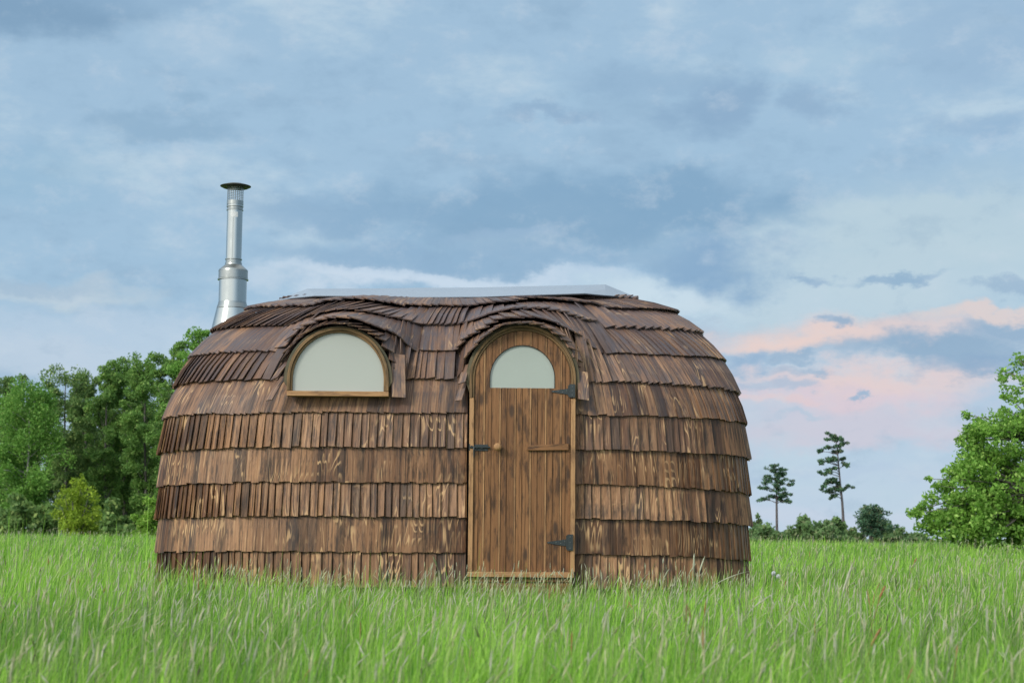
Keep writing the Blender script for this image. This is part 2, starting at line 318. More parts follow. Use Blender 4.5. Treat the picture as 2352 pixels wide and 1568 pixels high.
def shingle(mb, B, Tn, A, wd, k, seed, u0, tone, rise=None, ext=1.12, clampx=None, lifted=False):
    ax = A-B; Lh = ax.length; ax.normalize()
    W = Tn - ax*Tn.dot(ax)*(.35 if lifted else .6); W.normalize()
    N = W.cross(ax).normalized()
    up = (.020 if k % 2 else .010) if rise is None else rise
    rs = (0, up) if k % 2 else (up, 0)      # which edge stands proud alternates from course to course
    if Lh < .14: ext = max(ext, .16/Lh)
    A2 = B+ax*Lh*ext
    jb = ax*random.uniform(-.007, .007); jr = ax*random.uniform(-.004, .004)
    ob = .029+random.uniform(-.002, .004); th = .010
    if lifted: ob += .004; th = .010
    sh = ((-.042 if k == 3 else -.030) if lifted else (-.026 if k > 0 else -.014))
    skew = W*random.uniform(-.004, .004)
    def c(base, sgn, o): return base+W*(wd/2*sgn)+N*(o+sh)
    cs = [c(B+jb-jr, -1, ob+rs[0]), c(B+jb+jr, 1, ob+rs[1]), c(B+jb+jr, 1, ob+rs[1]-th), c(B+jb-jr, -1, ob+rs[0]-th),
          c(A2+skew, -1, .002+rs[0]*.5), c(A2+skew, 1, .002+rs[1]*.5), c(A2+skew, 1, -.006+rs[1]*.5), c(A2+skew, -1, -.006+rs[0]*.5)]
    if clampx:
        lo, hi = clampx
        cs = [Vector((min(max(q.x, lo), hi), q.y, q.z)) for q in cs]
    uv = [(u0, 0), (u0+wd, 0), (u0+wd+.012, 0), (u0-.012, 0), (u0, Lh*ext), (u0+wd, Lh*ext), (u0+wd+.012, Lh*ext), (u0-.012, Lh*ext)]
    bow = .010 if -1 < k < 5 and not lifted else 0
    if not bow: mb.hexa(cs, uv, seed, tone); return
    mid = [(cs[i]+cs[i+4])/2+N*bow for i in range(4)]; uvm = [((uv[i][0]+uv[i+4][0])/2, (uv[i][1]+uv[i+4][1])/2) for i in range(4)]
    lo_ = [mb.vert(c_, (q[0], q[1], seed), tone) for c_, q in zip(cs[:4]+mid+cs[4:], uv[:4]+uvm+uv[4:])]
    for a_ in (0, 4):
        for q in ((0, 1, 5, 4), (1, 2, 6, 5), (2, 3, 7, 6), (3, 0, 4, 7)): mb.f.append([lo_[i+a_] for i in q])
    mb.f.append([lo_[i] for i in (3, 2, 1, 0)]); mb.f.append([lo_[i] for i in (8, 9, 10, 11)])
def tinv(k, x):   # t on the front half where the hull has this x
    ts, p, _ = LV[k+2]; return float(np.interp(x, p[:2001, 0], ts[:2001]))
def course(k, mb, under=False, tr=None):
    per = LV[k+2][2]; weather_sheen = max(0, min(1, (5.2-k)/3.6))
    curve = hull if under else C
    spans = [(0, 1)] if tr is None else [tr]
    clamp = {}
    if tr is None and k >= 4:
        ta, tb = tinv(k, DX0-.004), tinv(k, DX1+.004); spans = [(tb, 1+ta)]
    for a0, b0 in spans:
        tt = a0; left = 0; seed = 0; u0 = 0; tone0 = .5
        while tt < b0-1e-6:
            if left <= 0:
                left = random.randint(2, 8); seed = random.random()*40; u0 = random.random(); tone0 = random.random(); wbase = random.uniform(.048, .078)
            wd = wbase*random.uniform(.8, 1.25)
            # measure arc length along the (lifted) curve
            e = .0004; p0 = curve(k, tt); p1 = curve(k, tt+e); ds = (p1-p0).length/e
            lf = (p0-hull(k, tt)).length > .03; wd *= (1.3 if lf else 1); dt = wd/max(ds, .5)
            if tt+dt > b0: dt = b0-tt; wd = max(dt*ds, .012)
            tm = tt+dt/2
            B = curve(k, tm); lifted = (B-hull(k, tm)).length > .03; pa, pb = curve(k, tm-dt*.5), curve(k, tm+dt*.5)
            Tn = (pb-pa).normalized()
            if lifted:
                hz_ = math.hypot(Tn.x, Tn.y); Tn.z = max(-.38*hz_, min(.58*hz_, Tn.z*.6))
            else: Tn.z *= .75
            Tn.normalize()
            A = (hull if under else C)(k-1, tm)
            cl = None
            if k >= 4 and (tt % 1) < .5:
                cl = (-99, DX0-.002) if B.x < DX0 else ((DX1+.002, 99) if B.x > DX1 else None)
            tone = (min(1, max(0, tone0+random.uniform(-.38, .38))), random.random(), min(1, max(0, weather_sheen+random.uniform(-.12, .12))))
            shingle(mb, B, Tn, A, wd*(1.3 if lifted else (.965 if k % 2 else 1.10)), k, seed, u0, tone, clampx=cl, rise=.013 if lifted else None, lifted=lifted and k > 0)
            u0 += wd*.9 if random.random() < .7 else .01; left -= 1; tt += dt
for k in range(0, 4): course(k, roof)
for ta, tb in ((0, tinv(-1, P(722, 680, .9).x)), (tinv(-1, P(1365, 676, .9).x), .5)): course(-1, roof, False, (ta, tb))
for k in (2, 3):
    sub = MB()
for k in (2, 3):     # the plain courses run on below the two eyebrows
    for xa, xb in ((WX0-.12, WX1+.16), (DX0-.10, DX1+.10)):
        ta, tb = tinv(k, xa), tinv(k, xb)
        sv = len(roof.v); course(k, roof, True, (ta, tb))
        for i in range(sv, len(roof.v)):
            p = Vector(roof.v[i]); roof.v[i] = tuple(p+Vector((0, .03, -.006)))
for k in range(4, 10): course(k, wall)
# long end shingles that hang at the foot of each eyebrow
for (bx, by, tx, ty, wd, dy0, dy1) in ((614, 918, 648, 866, .055, -.05, .01), (624, 872, 655, 830, .06, -.08, .02), (911, 911, 914, 822, .105, -.062, -.02),
                                     (1048, 921, 1066, 872, .055, -.05, 0), (1056, 880, 1070, 838, .06, -.07, 0), (1335, 920, 1338, 858, .082, -.07, -.03)):
    B = P(bx+5, by, dy0); A = P(tx, ty, dy1)
    shingle(roof, B, Vector((1, 0, -.35 if bx in (911, 892, 1335, 1327) else .6)).normalized(), A, wd, 3, random.random()*9, 0, (random.random(), random.random(), .6), rise=.006)
o = wall.build('shingle_wall', M_SH, hut); o = roof.build('shingle_roof', M_SH, hut)
# inner skin
inn = MB(); rings = []
for k in range(-2, 10):
    ring = []
    for i in range(160):
        p = hull(k, i/160); c0 = Vector((XC, YC, p.z)); d = (p-c0); d.z = 0
        q = p-d.normalized()*.075-Vector((0, 0, .03 if k < 4 else 0)); ring.append(inn.vert(q))
    rings.append(ring)
for A, B in zip(rings, rings[1:]):
    for i in range(160): inn.f.append([A[i], B[i], B[(i+1) % 160], A[(i+1) % 160]])
inn.f.append(rings[0]); inn.f.append(rings[-1][::-1])
inn.build('inner_shell', M_INNER, hut)
# ridge cover: a pale sheet folded over the top
rid = MB()
zr = [(637, 689, 1.14), (667, 684, .98), (723, 678.5, .86), (850, 679, .82), (955, 682, .82), (1105, 681, .82), (1180, 678, .80), (1341, 673, .82), (1390, 677.5, .92), (1460, 683, 1.14)]
top = [(639, 688, 1.2), (672, 675, 1.2), (706, 663, 1.2), (850, 662.5, 1.2), (955, 661, 1.2), (1105, 660, 1.2), (1180, 658, 1.2), (1341, 654.5, 1.2), (1390, 653, 1.2), (1458, 681, 1.2)]
fr = [P(x, y, Y) for x, y, Y in zr]; tp = [P(x, y, Y) for x, y, Y in top]; bk = [Vector((f.x, 2.4-f.y, f.z)) for f in fr]
def sheet(mb, rows, th):
    nrow = len(rows); m_ = len(rows[0]); idx = []
    for side in (0, -th): idx.append([[mb.vert(p+Vector((0, 0, side)), (p.x, p.y, 1)) for p in r] for r in rows])
    for j in range(nrow-1):
        for i in range(m_-1):
            a, b, c, d = idx[0][j][i], idx[0][j][i+1], idx[0][j+1][i+1], idx[0][j+1][i]; mb.f.append([a, b, c, d])
            a, b, c, d = idx[1][j][i], idx[1][j][i+1], idx[1][j+1][i+1], idx[1][j+1][i]; mb.f.append([d, c, b, a])
    for i in range(m_-1):
        for j in (0, nrow-1): mb.f.append([idx[0][j][i], idx[1][j][i], idx[1][j][i+1], idx[0][j][i+1]])
    for j in range(nrow-1):
        for i in (0, m_-1): mb.f.append([idx[0][j][i], idx[0][j+1][i], idx[1][j+1][i], idx[1][j][i]])
midf = [a.lerp(b, .5)+Vector((0, 0, .006)) for a, b in zip(fr, tp)]; midb = [a.lerp(b, .5)+Vector((0, 0, .006)) for a, b in zip(bk, tp)]
sheet(rid, [fr, midf, tp, midb, bk], .006)
ridge = rid.build('ridge_cover', M_SHEET, hut)
hem_shade = MB(); off = Vector((0, .004, -.008))
hem_shade.tube([p+off for p in fr[1:]], .007, 6); hem_shade.build('hem_shade', M_SHEETE, ridge)  # dark roll standing in for the shade under the sheet's edge
lap = MB()
for x in (850, 1341):
    pa = P(x, 680, .81); 
    i = min(range(len(fr)), key=lambda i: abs(fr[i].x-pa.x)); a, b, c = fr[i], midf[i], tp[i]
    for q0, q1 in ((a, b), (b, c)):
        u = Vector((.03, 0, .003)); j = [lap.vert(v) for v in (q0-u+Vector((0, 0, .006)), q0+u, q1+u, q1-u+Vector((0, 0, .006)))]; lap.f.append(j)
# timber base below the shingles
bs_ = MB()
zb = P(1050, 1362, 0).z
for yy in (.14, 1.2, 2.26): bs_.box(XC-1.95, XC+1.95, yy-.05, yy+.05, zb-.06, zb+.03, 'x')
for xx in np.linspace(-1.7, 1.7, 5): bs_.box(XC+xx-.06, XC+xx+.06, .2, 2.2, -.02, zb-.06, 'z')
bs_.build('base_frame', M_DOOR, hut)

# ---- arches
def arch(cx, hw, zs, zt, zb, n=40):    # outline from bottom left over the top to bottom right
    pts = [(cx-hw, zb)] + [(cx-hw, zb+(zs-zb)*i/6) for i in range(1, 6)]
    pts += [(cx-hw*math.cos(math.pi*i/n), zs+(zt-zs)*math.sin(math.pi*i/n)) for i in range(n+1)]
    pts += [(cx+hw, zs-(zs-zb)*i/6) for i in range(1, 6)] + [(cx+hw, zb)]
    return pts
def ring(mb, inner, outer, y0, y1, seed=1, t=(.5, .4, .5)):
    ia = []; L = 0
    for k, (p, q) in enumerate(zip(inner, outer)):
        if k: L += math.hypot(q[0]-outer[k-1][0], q[1]-outer[k-1][1])
        wd = math.hypot(p[0]-q[0], p[1]-q[1])
        ia.append([mb.vert((p[0], y0, p[1]), (0, L, seed), t), mb.vert((q[0], y0, q[1]), (wd, L, seed), t), mb.vert((q[0], y1, q[1]), (wd+abs(y1-y0), L, seed), t), mb.vert((p[0], y1, p[1]), (-abs(y1-y0), L, seed), t)])
    for A, B in zip(ia, ia[1:]):
        for k in range(4): mb.f.append([A[k], A[(k+1) % 4], B[(k+1) % 4], B[k]])
    mb.f.append(ia[0][::-1]); mb.f.append(ia[-1])
def plate(mb, outline, y0, y1, holes=None):
    n = len(outline); a = [mb.vert((x, y0, z), (x, z, 1)) for x, z in outline]; b = [mb.vert((x, y1, z), (x, z, 1)) for x, z in outline]
    mb.f.append(a[::-1]); mb.f.append(b)
    for i in range(n): mb.f.append([a[i], a[(i+1) % n], b[(i+1) % n], b[i]])
S = 300.0
# window
wc = P(776.7, 876, -.05); hw = .349; ztop = P(776.7, 764, -.05).z; zbas = P(776.7, 898, -.05).z; zsp = ztop-.362
win = empty('window', (wc.x, -.05, zbas)); win.parent = hut; win.matrix_parent_inverse = Matrix.Translation(hut.location).inverted()
def child(o, p): 
    o.parent = p; o.matrix_parent_inverse = (Matrix.Translation(hut.location) @ Matrix.Identity(4)).inverted(); return o
WY = -.05
gl = MB(); plate(gl, arch(wc.x, hw+.004, zsp, ztop+.004, zbas), WY+.012, WY+.02)
glw = gl.build('pane', M_GLASS)
fr_ = MB(); ring(fr_, arch(wc.x, hw, zsp, ztop, zbas), arch(wc.x, hw+.016, zsp, ztop+.016, zbas), WY-.012, WY+.05, 1)
ring(fr_, arch(wc.x, hw+.0165, zsp, ztop+.0165, zbas), arch(wc.x, hw+.040, zsp, ztop+.040, zbas), WY-.03, WY+.3, 2)
frw = fr_.build('frame', M_FRAME, bevel=.003)
ck = MB(); ring(ck, arch(wc.x, hw+.041, zsp, ztop+.041, zbas+.03), arch(wc.x, hw+.066, zsp, ztop+.052, zbas+.07), WY-.012, WY+.34, 3)
ckw = ck.build('arch_cheek', M_CHEEK, bevel=.003)
sl = MB(); sx0, sx1 = P(658, 905, -.1).x, P(892, 905, -.1).x; sl.box(sx0, sx1, -.088, .03, P(776, 909, -.1).z, P(776, 897.5, -.1).z, 'x', t=(.7, .3, .5))
slw = sl.build('sill', M_BATT, bevel=.003)
# door
dc = P(1199.7, 1000, -.03); dhw = .3665; dtop = P(1199.7, 760.5, -.03).z; dbas = P(1196, 1312, -.03).z; dsp = dtop-.372
DYY = -.03
door = MB()
dwhw = .25; dwx = P(1199.7, 870, -.03).x; dwt = P(1199.7, 793, -.03).z; dwb = P(1199.7, 891, -.03).z; dws = dwb+.075
def archz(x, cx, h, zs, zt):  # top height of an arch at x
    q = min(1, abs(x-cx)/h); return zs+(zt-zs)*math.sqrt(max(0, 1-q*q))
def strip(mb, xa, xb, y0, y1, seed, t, zlo, zhi_f, n=6):
    """vertical board whose top (or bottom) follows a curve"""
    xs_ = [xa+(xb-xa)*i/n for i in range(n+1)]
    lo = [zlo(x) if callable(zlo) else zlo for x in xs_]; hi = [zhi_f(x) if callable(zhi_f) else zhi_f for x in xs_]
    for i in range(n):
        if hi[i]-lo[i] < .001 and hi[i+1]-lo[i+1] < .001: continue
        c = [(xs_[i], y0, lo[i]), (xs_[i+1], y0, lo[i+1]), (xs_[i+1], y1, lo[i+1]), (xs_[i], y1, lo[i]), (xs_[i], y0, max(hi[i], lo[i])), (xs_[i+1], y0, max(hi[i+1], lo[i+1])), (xs_[i+1], y1, max(hi[i+1], lo[i+1])), (xs_[i], y1, max(hi[i], lo[i]))]
        idx = [mb.vert(q, (q[0]-xa+(q[1]-y0)*.5, q[2], seed), t) for q in c]
        fs = [(0, 1, 5, 4), (2, 3, 7, 6), (3, 2, 1, 0), (4, 5, 6, 7)]
        if i == 0: fs.append((3, 0, 4, 7))
        if i == n-1: fs.append((1, 2, 6, 5))
        for q in fs: mb.f.append([idx[k] for k in q])
def board(mb, xa, xb, y0, y1, seed, t, n=6):
    top_f = lambda x: archz(x, dc.x, dhw, dsp, dtop)
    over = xb > dwx-dwhw and xa < dwx+dwhw
    if not over: strip(mb, xa, xb, y0, y1, seed, t, dbas, top_f, n); return
    strip(mb, xa, xb, y0, y1, seed, t, dbas, lambda x: dwb if abs(x-dwx) < dwhw else dwb+.0, n)
    strip(mb, xa, xb, y0, y1, seed, t, lambda x: archz(x, dwx, dwhw, dws, dwt) if abs(x-dwx) < dwhw else dwb, top_f, n)
bat = MB()
bx = [P(x, 1000, -.03).x for x in (1087.0, 1109.5, 1146, 1181, 1216, 1251, 1286, 1307.8)]
bx[0] = dc.x-dhw; bx[-1] = dc.x+dhw
for i in range(7):
    xa, xb = bx[i], bx[i+1]; sdv = random.random()*30; tn = (random.random(), random.random()*.8, .5)
    mid_ = xa+(xb-xa)*.52
    board(door, xa+(.017 if i else 0), mid_-.003, DYY-.010, DYY+.02, sdv, tn, 12)
    board(door, mid_-.003, mid_+.003, DYY-.003, DYY+.02, sdv+.3, tn, 2)
    board(door, mid_+.003, xb, DYY-.008, DYY+.02, sdv+.2, (tn[0]*.9, tn[1], .5), 12)
    if i: board(bat, xa, xa+.013, DYY-.005, DYY+.02, sdv+5, (random.random(), .3, .5), 3)  # pale raw wood, with light caught by the bevel put into the colour
dr = door.build('door', M_DOOR, hut)
M_ID = Matrix.Translation(hut.location)
def sub(mb, name, m_, parent, **k):
    o = mb.build(name, m_, None, **k); o.parent = parent
    # parts sit at the hut's inverse translation: undo it for sub-parts of mesh parts
    bpy.context.view_layer.update(); o.matrix_parent_inverse = parent.matrix_world.inverted(); return o
for o in (glw, frw, ckw, slw):
    o.parent = win; bpy.context.view_layer.update(); o.matrix_parent_inverse = win.matrix_world.inverted()
hem_shade_o = bpy.data.objects['hem_shade']; bpy.context.view_layer.update(); hem_shade_o.matrix_parent_inverse = ridge.matrix_world.inverted()
sub(bat, 'groove_strip', M_BATT, dr)
g2 = MB(); plate(g2, [(x, z) for x, z in arch(dwx, dwhw+.002, dws, dwt+.002, dwb-.002)], DYY+.004, DYY+.012); sub(g2, 'pane', M_GLASS2, dr)
gr = MB(); ring(gr, arch(dwx, dwhw-.004, dws, dwt-.004, dwb+.001), arch(dwx, dwhw+.001, dws, dwt+.001, dwb), DYY-.011, DYY+.003); sub(gr, 'pane_gasket', M_INNER, dr)
# knob
kp = P(1143, 1026, -.09); kb = MB()
prof = [(.012, 0), (.013, .022), (.016, .028), (.026, .036), (.031, .05), (.031, .062), (.026, .074), (.015, .082), (.004, .084)]
kb.lathe((0, 0), prof, 20); 
kb.v = [(kp.x+x, DYY-.008-z, kp.z+y) for x, y, z in kb.v]; kb.f = [f[::-1] for f in kb.f]
kb.uvw = [(v[0], v[2], 3) for v in kb.v]
sub(kb, 'knob', M_BATT, dr, smooth=True)
# grab bar at the hinge side
br = MB(); b0, b1 = P(1211, 1034, -.05), P(1306, 1019.5, -.05)
br.hexa([(b0.x, DYY-.034, b0.z), (b1.x, DYY-.034, b0.z+.004), (b1.x, DYY-.010, b0.z+.004), (b0.x, DYY-.010, b0.z), (b0.x+.006, DYY-.034, b1.z-.012), (b1.x, DYY-.034, b1.z+.004), (b1.x, DYY-.010, b1.z+.004), (b0.x+.006, DYY-.010, b1.z-.012)],
        [(0, 0), (0, .32), (.02, .32), (.02, 0), (.04, 0), (.04, .32), (.06, .32), (.06, 0)], 5, (.6, .4, .5))
sub(br, 'cross_bar', M_DOOR, dr, bevel=.003)
# hinges
for (x0, x1, y0, y1, xt, yt, hh) in ((1307.6, 1321, 882, 912, 1268, 898, 7), (1303, 1316, 1226.6, 1263.4, 1257.5, 1245.3, 8)):
    hb = MB(); a = P(x0, y1, -.07); b = P(x1, y0, -.07); tp_ = P(xt, yt, -.07); yf = DYY-.036
    hb.box(a.x, b.x, yf-.006, yf+.014, a.z, b.z)
    zc = tp_.z; q = hh/S
    o1 = [(a.x-.004, zc+q), (a.x-.004, zc-q), (tp_.x+.02, zc-.008), (tp_.x, zc-.006), (tp_.x-.004, zc), (tp_.x, zc+.006), (tp_.x+.02, zc+.008)]
    plate(hb, o1, DYY-.016, DYY-.0115)
    hb.tube([(a.x-.002, DYY-.02, a.z+.008), (a.x-.002, DYY-.02, b.z-.008)], .007, 10)
    hg = sub(hb, 'hinge', M_IRON, dr)
    bt = MB()
    for (qx, qz, qy) in [((a.x+b.x)/2, a.z+.018, yf-.006), ((a.x+b.x)/2, b.z-.018, yf-.006), ((a.x+b.x)/2, (a.z+b.z)/2, yf-.006), (a.x-.02, zc+.008, DYY-.016), (a.x-.05, zc-.004, DYY-.016), (a.x-.085, zc+.002, DYY-.016), (tp_.x+.01, zc, DYY-.016)]:
        bt.tube([(qx, qy+.001, qz), (qx, qy-.004, qz)], .0045, 8)
    for i in range(len(bt.v)): pass
    hg_b = bt
    hb2 = hg.data
    hg.data.materials.append(M_BOLT)
    # bolts belong to the hinge mesh itself
    me2 = bpy.data.meshes.new('hinge'); nv = len(hb.v); me2.from_pydata(hb.v+bt.v, [], hb.f+[[i+nv for i in f] for f in bt.f]); me2.materials.append(M_IRON); me2.materials.append(M_BOLT)
    for i, p in enumerate(me2.polygons): p.material_index = 1 if i >= len(hb.f) else 0
    hg.data = me2
# bolt latch
lb = MB(); l0, l1 = P(1079, 1034, -.06), P(1123, 1019, -.06)
lb.box(l0.x, P(1089, 1, -.06).x, DYY-.034, DYY-.026, l0.z, l1.z); lb.box(P(1092, 1, -.06).x, l1.x-.008, DYY-.014, DYY-.010, l0.z-.002, l1.z-.004)
zc = (l0.z+l1.z)/2; lb.tube([(l0.x, DYY-.036, zc), (l1.x+.01, DYY-.026, zc)], .007, 10)
for x in (1095, 1106, 1117): xx = P(x, 1, -.06).x; lb.box(xx-.007, xx+.007, DYY-.034, DYY-.014, zc-.012, zc+.012)
hx = P(1100, 1, -.06).x; lb.tube([(hx, DYY-.036, zc), (hx, DYY-.042, zc-.02), (hx+.001, DYY-.038, zc-.078)], [.006, .006, .005], 8)
sub(lb, 'latch', M_IRON, dr, bevel=.001)
# door frame
df = MB(); zj = P(1080, 913, -.06).z
ring(df, arch(dc.x, dhw+.003, dsp, dtop+.003, zj), arch(dc.x, dhw+.020, dsp, dtop+.020, zj), DYY-.022, DYY+.06, 4)
ring(df, arch(dc.x, dhw+.0205, dsp, dtop+.0205, zj), arch(dc.x, dhw+.040, dsp, dtop+.042, zj), DYY-.034, DYY+.32, 6)
dfo = df.build('door_frame', M_FRAME, hut, bevel=.003)
ck = MB(); ring(ck, arch(dc.x, dhw+.041, dsp, dtop+.043, zj+.04), arch(dc.x, dhw+.068, dsp, dtop+.058, zj+.12), DYY-.015, DYY+.36, 7); sub(ck, 'arch_cheek', M_CHEEK, dfo, bevel=.003)
for s in (-1, 1):
    pm = MB(); xa = dc.x+s*(dhw+.003); xb = dc.x+s*(dhw+.038); pm.box(min(xa, xb), max(xa, xb), DYY-.030, DYY+.05, dbas, zj-.001, t=(.8, .3, .5)); sub(pm, 'post', M_BATT, dfo, bevel=.003)
th = MB(); zt0 = P(1196, 1325, -.1).z; th.box(dc.x-dhw-.04, dc.x+dhw+.03, -.115, .02, zt0, dbas-.001, 'x', t=(.6, .4, .5)); sub(th, 'threshold', M_BATT, dfo, bevel=.004)
th = MB(); th.box(dc.x-dhw-.03, dc.x+dhw+.02, -.085, .02, zt0-.035, zt0-.004, 'x', t=(.2, .6, .5)); th.box(dc.x-dhw-.03, dc.x+dhw+.02, -.075, .02, zt0-.17, zt0-.040, 'x', t=(.4, .6, .5)); sub(th, 'step_board', M_DOOR, dfo, bevel=.003)

# ---- chimney
CY = 1.62; cc = P(536.5, 600, CY); ch = empty('chimney', (cc.x, CY, P(536, 760, CY).z)); ch.parent = hut; bpy.context.view_layer.update(); ch.matrix_parent_inverse = hut.matrix_world.inverted()
pxm = FOC/(CY+13.0); zc_ = lambda y: P(537, y, CY).z; rr = lambda wpx: wpx/2/pxm
c0 = (cc.x, CY)
def part(name, prof, m_, n=48, **k): b = MB(); b.lathe(c0, [(rr(a), zc_(y)) for a, y in prof], n); return sub(b, name, m_, ch, smooth=False, **k)
def shade(o):
    for p in o.data.polygons: p.use_smooth = len(p.vertices) == 4
    return o
shade(part('flue_pipe', [(36, 612), (36, 484), (36.6, 483.5), (36.6, 470)], M_STEEL))
shade(part('insulated_pipe', [(64, 712), (64, 642), (64, 641)], M_STEEL))
shade(part('reducer_cone', [(68, 623), (66, 620), (40, 609), (39, 606)], M_STEEL2))
shade(part('flashing_cone', [(148, 850), (96, 762), (73, 710)], M_STEEL))
for nm, pr in (('clamp_band', [(67, 641), (67.5, 640), (67.5, 624), (67, 623)]), ('clamp_band', [(71, 643.5), (71, 641)]), ('clamp_band', [(72, 710), (72.5, 708), (66, 698), (64.5, 694)]),
               ('clamp_band', [(39, 606), (39, 604), (36.5, 603.5), (36.5, 598), (39, 597), (39, 595)]), ('clamp_band', [(39, 484), (39, 482), (37, 481), (37, 477), (39, 476), (39, 474)]), ('clamp_band', [(38.5, 471), (38.5, 462)])):
    shade(part(nm, pr, M_STEEL2))
capo = shade(part('rain_cap', [(4, 434), (60, 431.5), (71.5, 428.5), (71.5, 427.6), (40, 423), (6, 420)], M_CAP))
sm = MB()
za, zb_ = zc_(463), zc_(431); r_ = rr(36.5)
for i in range(22):
    a = 2*math.pi*i/22; p = (c0[0]+r_*math.cos(a), c0[1]+r_*math.sin(a)); sm.tube([(*p, za), (*p, zb_)], .0016, 4, False)
for j in range(9):
    z = za+(zb_-za)*j/8.5; sm.tube([(c0[0]+r_*math.cos(2*math.pi*i/24), c0[1]+r_*math.sin(2*math.pi*i/24), z) for i in range(25)], .0016, 4, False)
sub(sm, 'spark_mesh', M_STEEL2, ch)
st = MB(); R2 = rr(36)+.0012
for i in range(6):
    a0 = R(-112+i*9); a1 = R(-112+(i+1)*9)
    idx = [st.vert((c0[0]+R2*math.cos(a), c0[1]+R2*math.sin(a), zc_(y))) for a, y in ((a0, 501), (a1, 501), (a1, 489.5), (a0, 489.5))]; st.f.append(idx)
sub(st, 'sticker', M_STICK, ch)
sm = MB(); sm.box(c0[0]-.004, c0[0]+.001, CY-rr(36)-.0025, CY-rr(36)+.003, zc_(594), zc_(502)); sub(sm, 'seam', M_STEEL2, ch)

# ------------------------------------------------------------------ vegetation
def leafmat(name, c1, c2, c3, trans=.45, rough=.55):
    m, t, bs, out = mat(name); ra, rb, rc = t.sep(attr(t, 'tint', 'Color'))
    c = t.mix(ra, c1, c2); c = t.mix(t.rng(rb, .7, 1.0, 0, 1), c, c3)
    t.put(bs.inputs['Base Color'], c); bs.inputs['Roughness'].default_value = rough; bs.inputs['Specular IOR Level'].default_value = .25
    tr = t.add('ShaderNodeBsdfTranslucent'); t.put(tr.inputs[0], c); mx = t.add('ShaderNodeMixShader'); mx.inputs[0].default_value = trans
    t.l.new(bs.outputs[0], mx.inputs[1]); t.l.new(tr.outputs[0], mx.inputs[2]); t.l.new(mx.outputs[0], out.inputs[0])
    return m
def npmesh(name, V, F, tint, nper):
    """V (n,3); F (m,nper) int; quick mesh"""
    me = bpy.data.meshes.new(name); me.vertices.add(len(V)); me.vertices.foreach_set('co', V.astype(np.float32).ravel())
    me.loops.add(F.size); me.loops.foreach_set('vertex_index', F.astype(np.int32).ravel())
    me.polygons.add(len(F)); me.polygons.foreach_set('loop_start', np.arange(0, F.size, nper, dtype=np.int32)); me.polygons.foreach_set('loop_total', np.full(len(F), nper, dtype=np.int32))
    me.update(calc_edges=True)
    a = me.attributes.new('tint', 'FLOAT_COLOR', 'POINT'); a.data.foreach_set('color', tint.astype(np.float32).ravel())
    return me
def leaves(cent, size, tint, flat=0.0, up=.0):
    n = len(cent)
    d = rng.normal(size=(n, 3)); d[:, 2] *= (1-flat); d /= np.linalg.norm(d, axis=1)[:, None]
    e = rng.normal(size=(n, 3)); e -= d*np.sum(e*d, 1)[:, None]; e /= np.linalg.norm(e, axis=1)[:, None]
    s = (size*rng.uniform(.6, 1.3, n))[:, None]
    nn = np.cross(d, e)
    V = np.stack([cent-d*s*.6, cent+e*s*.34+nn*s*.08, cent+d*s*.6, cent-e*s*.34+nn*s*.08], 1).reshape(-1, 3)
    F = np.arange(4*n).reshape(n, 4)
    return V, F, np.repeat(tint, 4, 0)
LM = {
 'dark': leafmat('leaf_dark', (0.080, 0.158, 0.050, 1), (0.162, 0.284, 0.080, 1), (0.310, 0.414, 0.129, 1)),
 'birch': leafmat('leaf_birch', (0.089, 0.221, 0.039, 1), (0.169, 0.356, 0.062, 1), (0.279, 0.461, 0.106, 1)),
 'mid': leafmat('leaf_mid', (0.088, 0.191, 0.047, 1), (0.162, 0.311, 0.065, 1), (0.273, 0.407, 0.107, 1)),
 'olive': leafmat('leaf_olive', (0.153, 0.247, 0.023, 1), (0.269, 0.392, 0.034, 1), (0.399, 0.522, 0.057, 1)),
 'lime': leafmat('leaf_lime', (0.124, 0.262, 0.034, 1), (0.202, 0.374, 0.050, 1), (0.317, 0.469, 0.101, 1)),
 'maple': leafmat('leaf_maple', (0.105, 0.239, 0.038, 1), (0.221, 0.420, 0.068, 1), (0.390, 0.590, 0.148, 1)),
 'pine': leafmat('needle_pine', (0.031, 0.082, 0.046, 1), (0.068, 0.150, 0.075, 1), (0.137, 0.161, 0.084, 1), trans=.1),  # bluish lightening: distance haze put into the needle colour
 'hazy': leafmat('leaf_distant', (0.103, 0.190, 0.078, 1), (0.169, 0.286, 0.100, 1), (0.233, 0.273, 0.134, 1)),
}
M_BARK = simple('bark', (.09, .085, .075, 1), .9, var=.4, sc_=6, bump=.5)
M_BIRCH = simple('birch_bark', (.30, .30, .28, 1), .8, var=.5, sc_=5, bump=.3)
M_PBARK = simple('pine_bark', (.075, .065, .065, 1), .9, var=.3, sc_=5, bump=.5)
def crown_mesh(clumps, size, per, tone_sp=.25):
    """clumps: list of (centre, radius xyz, weight)"""
    Cs, Ts = [], []
    for c, r, wgt in clumps:
        n = max(4, int(per*wgt)); q = rng.normal(size=(n, 3)); q /= np.linalg.norm(q, axis=1)[:, None]; q *= (rng.uniform(0, 1, n)**.45)[:, None]
        Cs.append(np.array(c)+q*np.array(r)); b = rng.uniform(0, 1)
        Ts.append(np.stack([np.clip(b*.65+rng.uniform(0, .35, n)+rng.normal(0, .05, n), 0, 1), rng.uniform(0, 1, n), rng.uniform(0, 1, n), np.ones(n)], 1))
    return leaves(np.concatenate(Cs), size, np.concatenate(Ts))
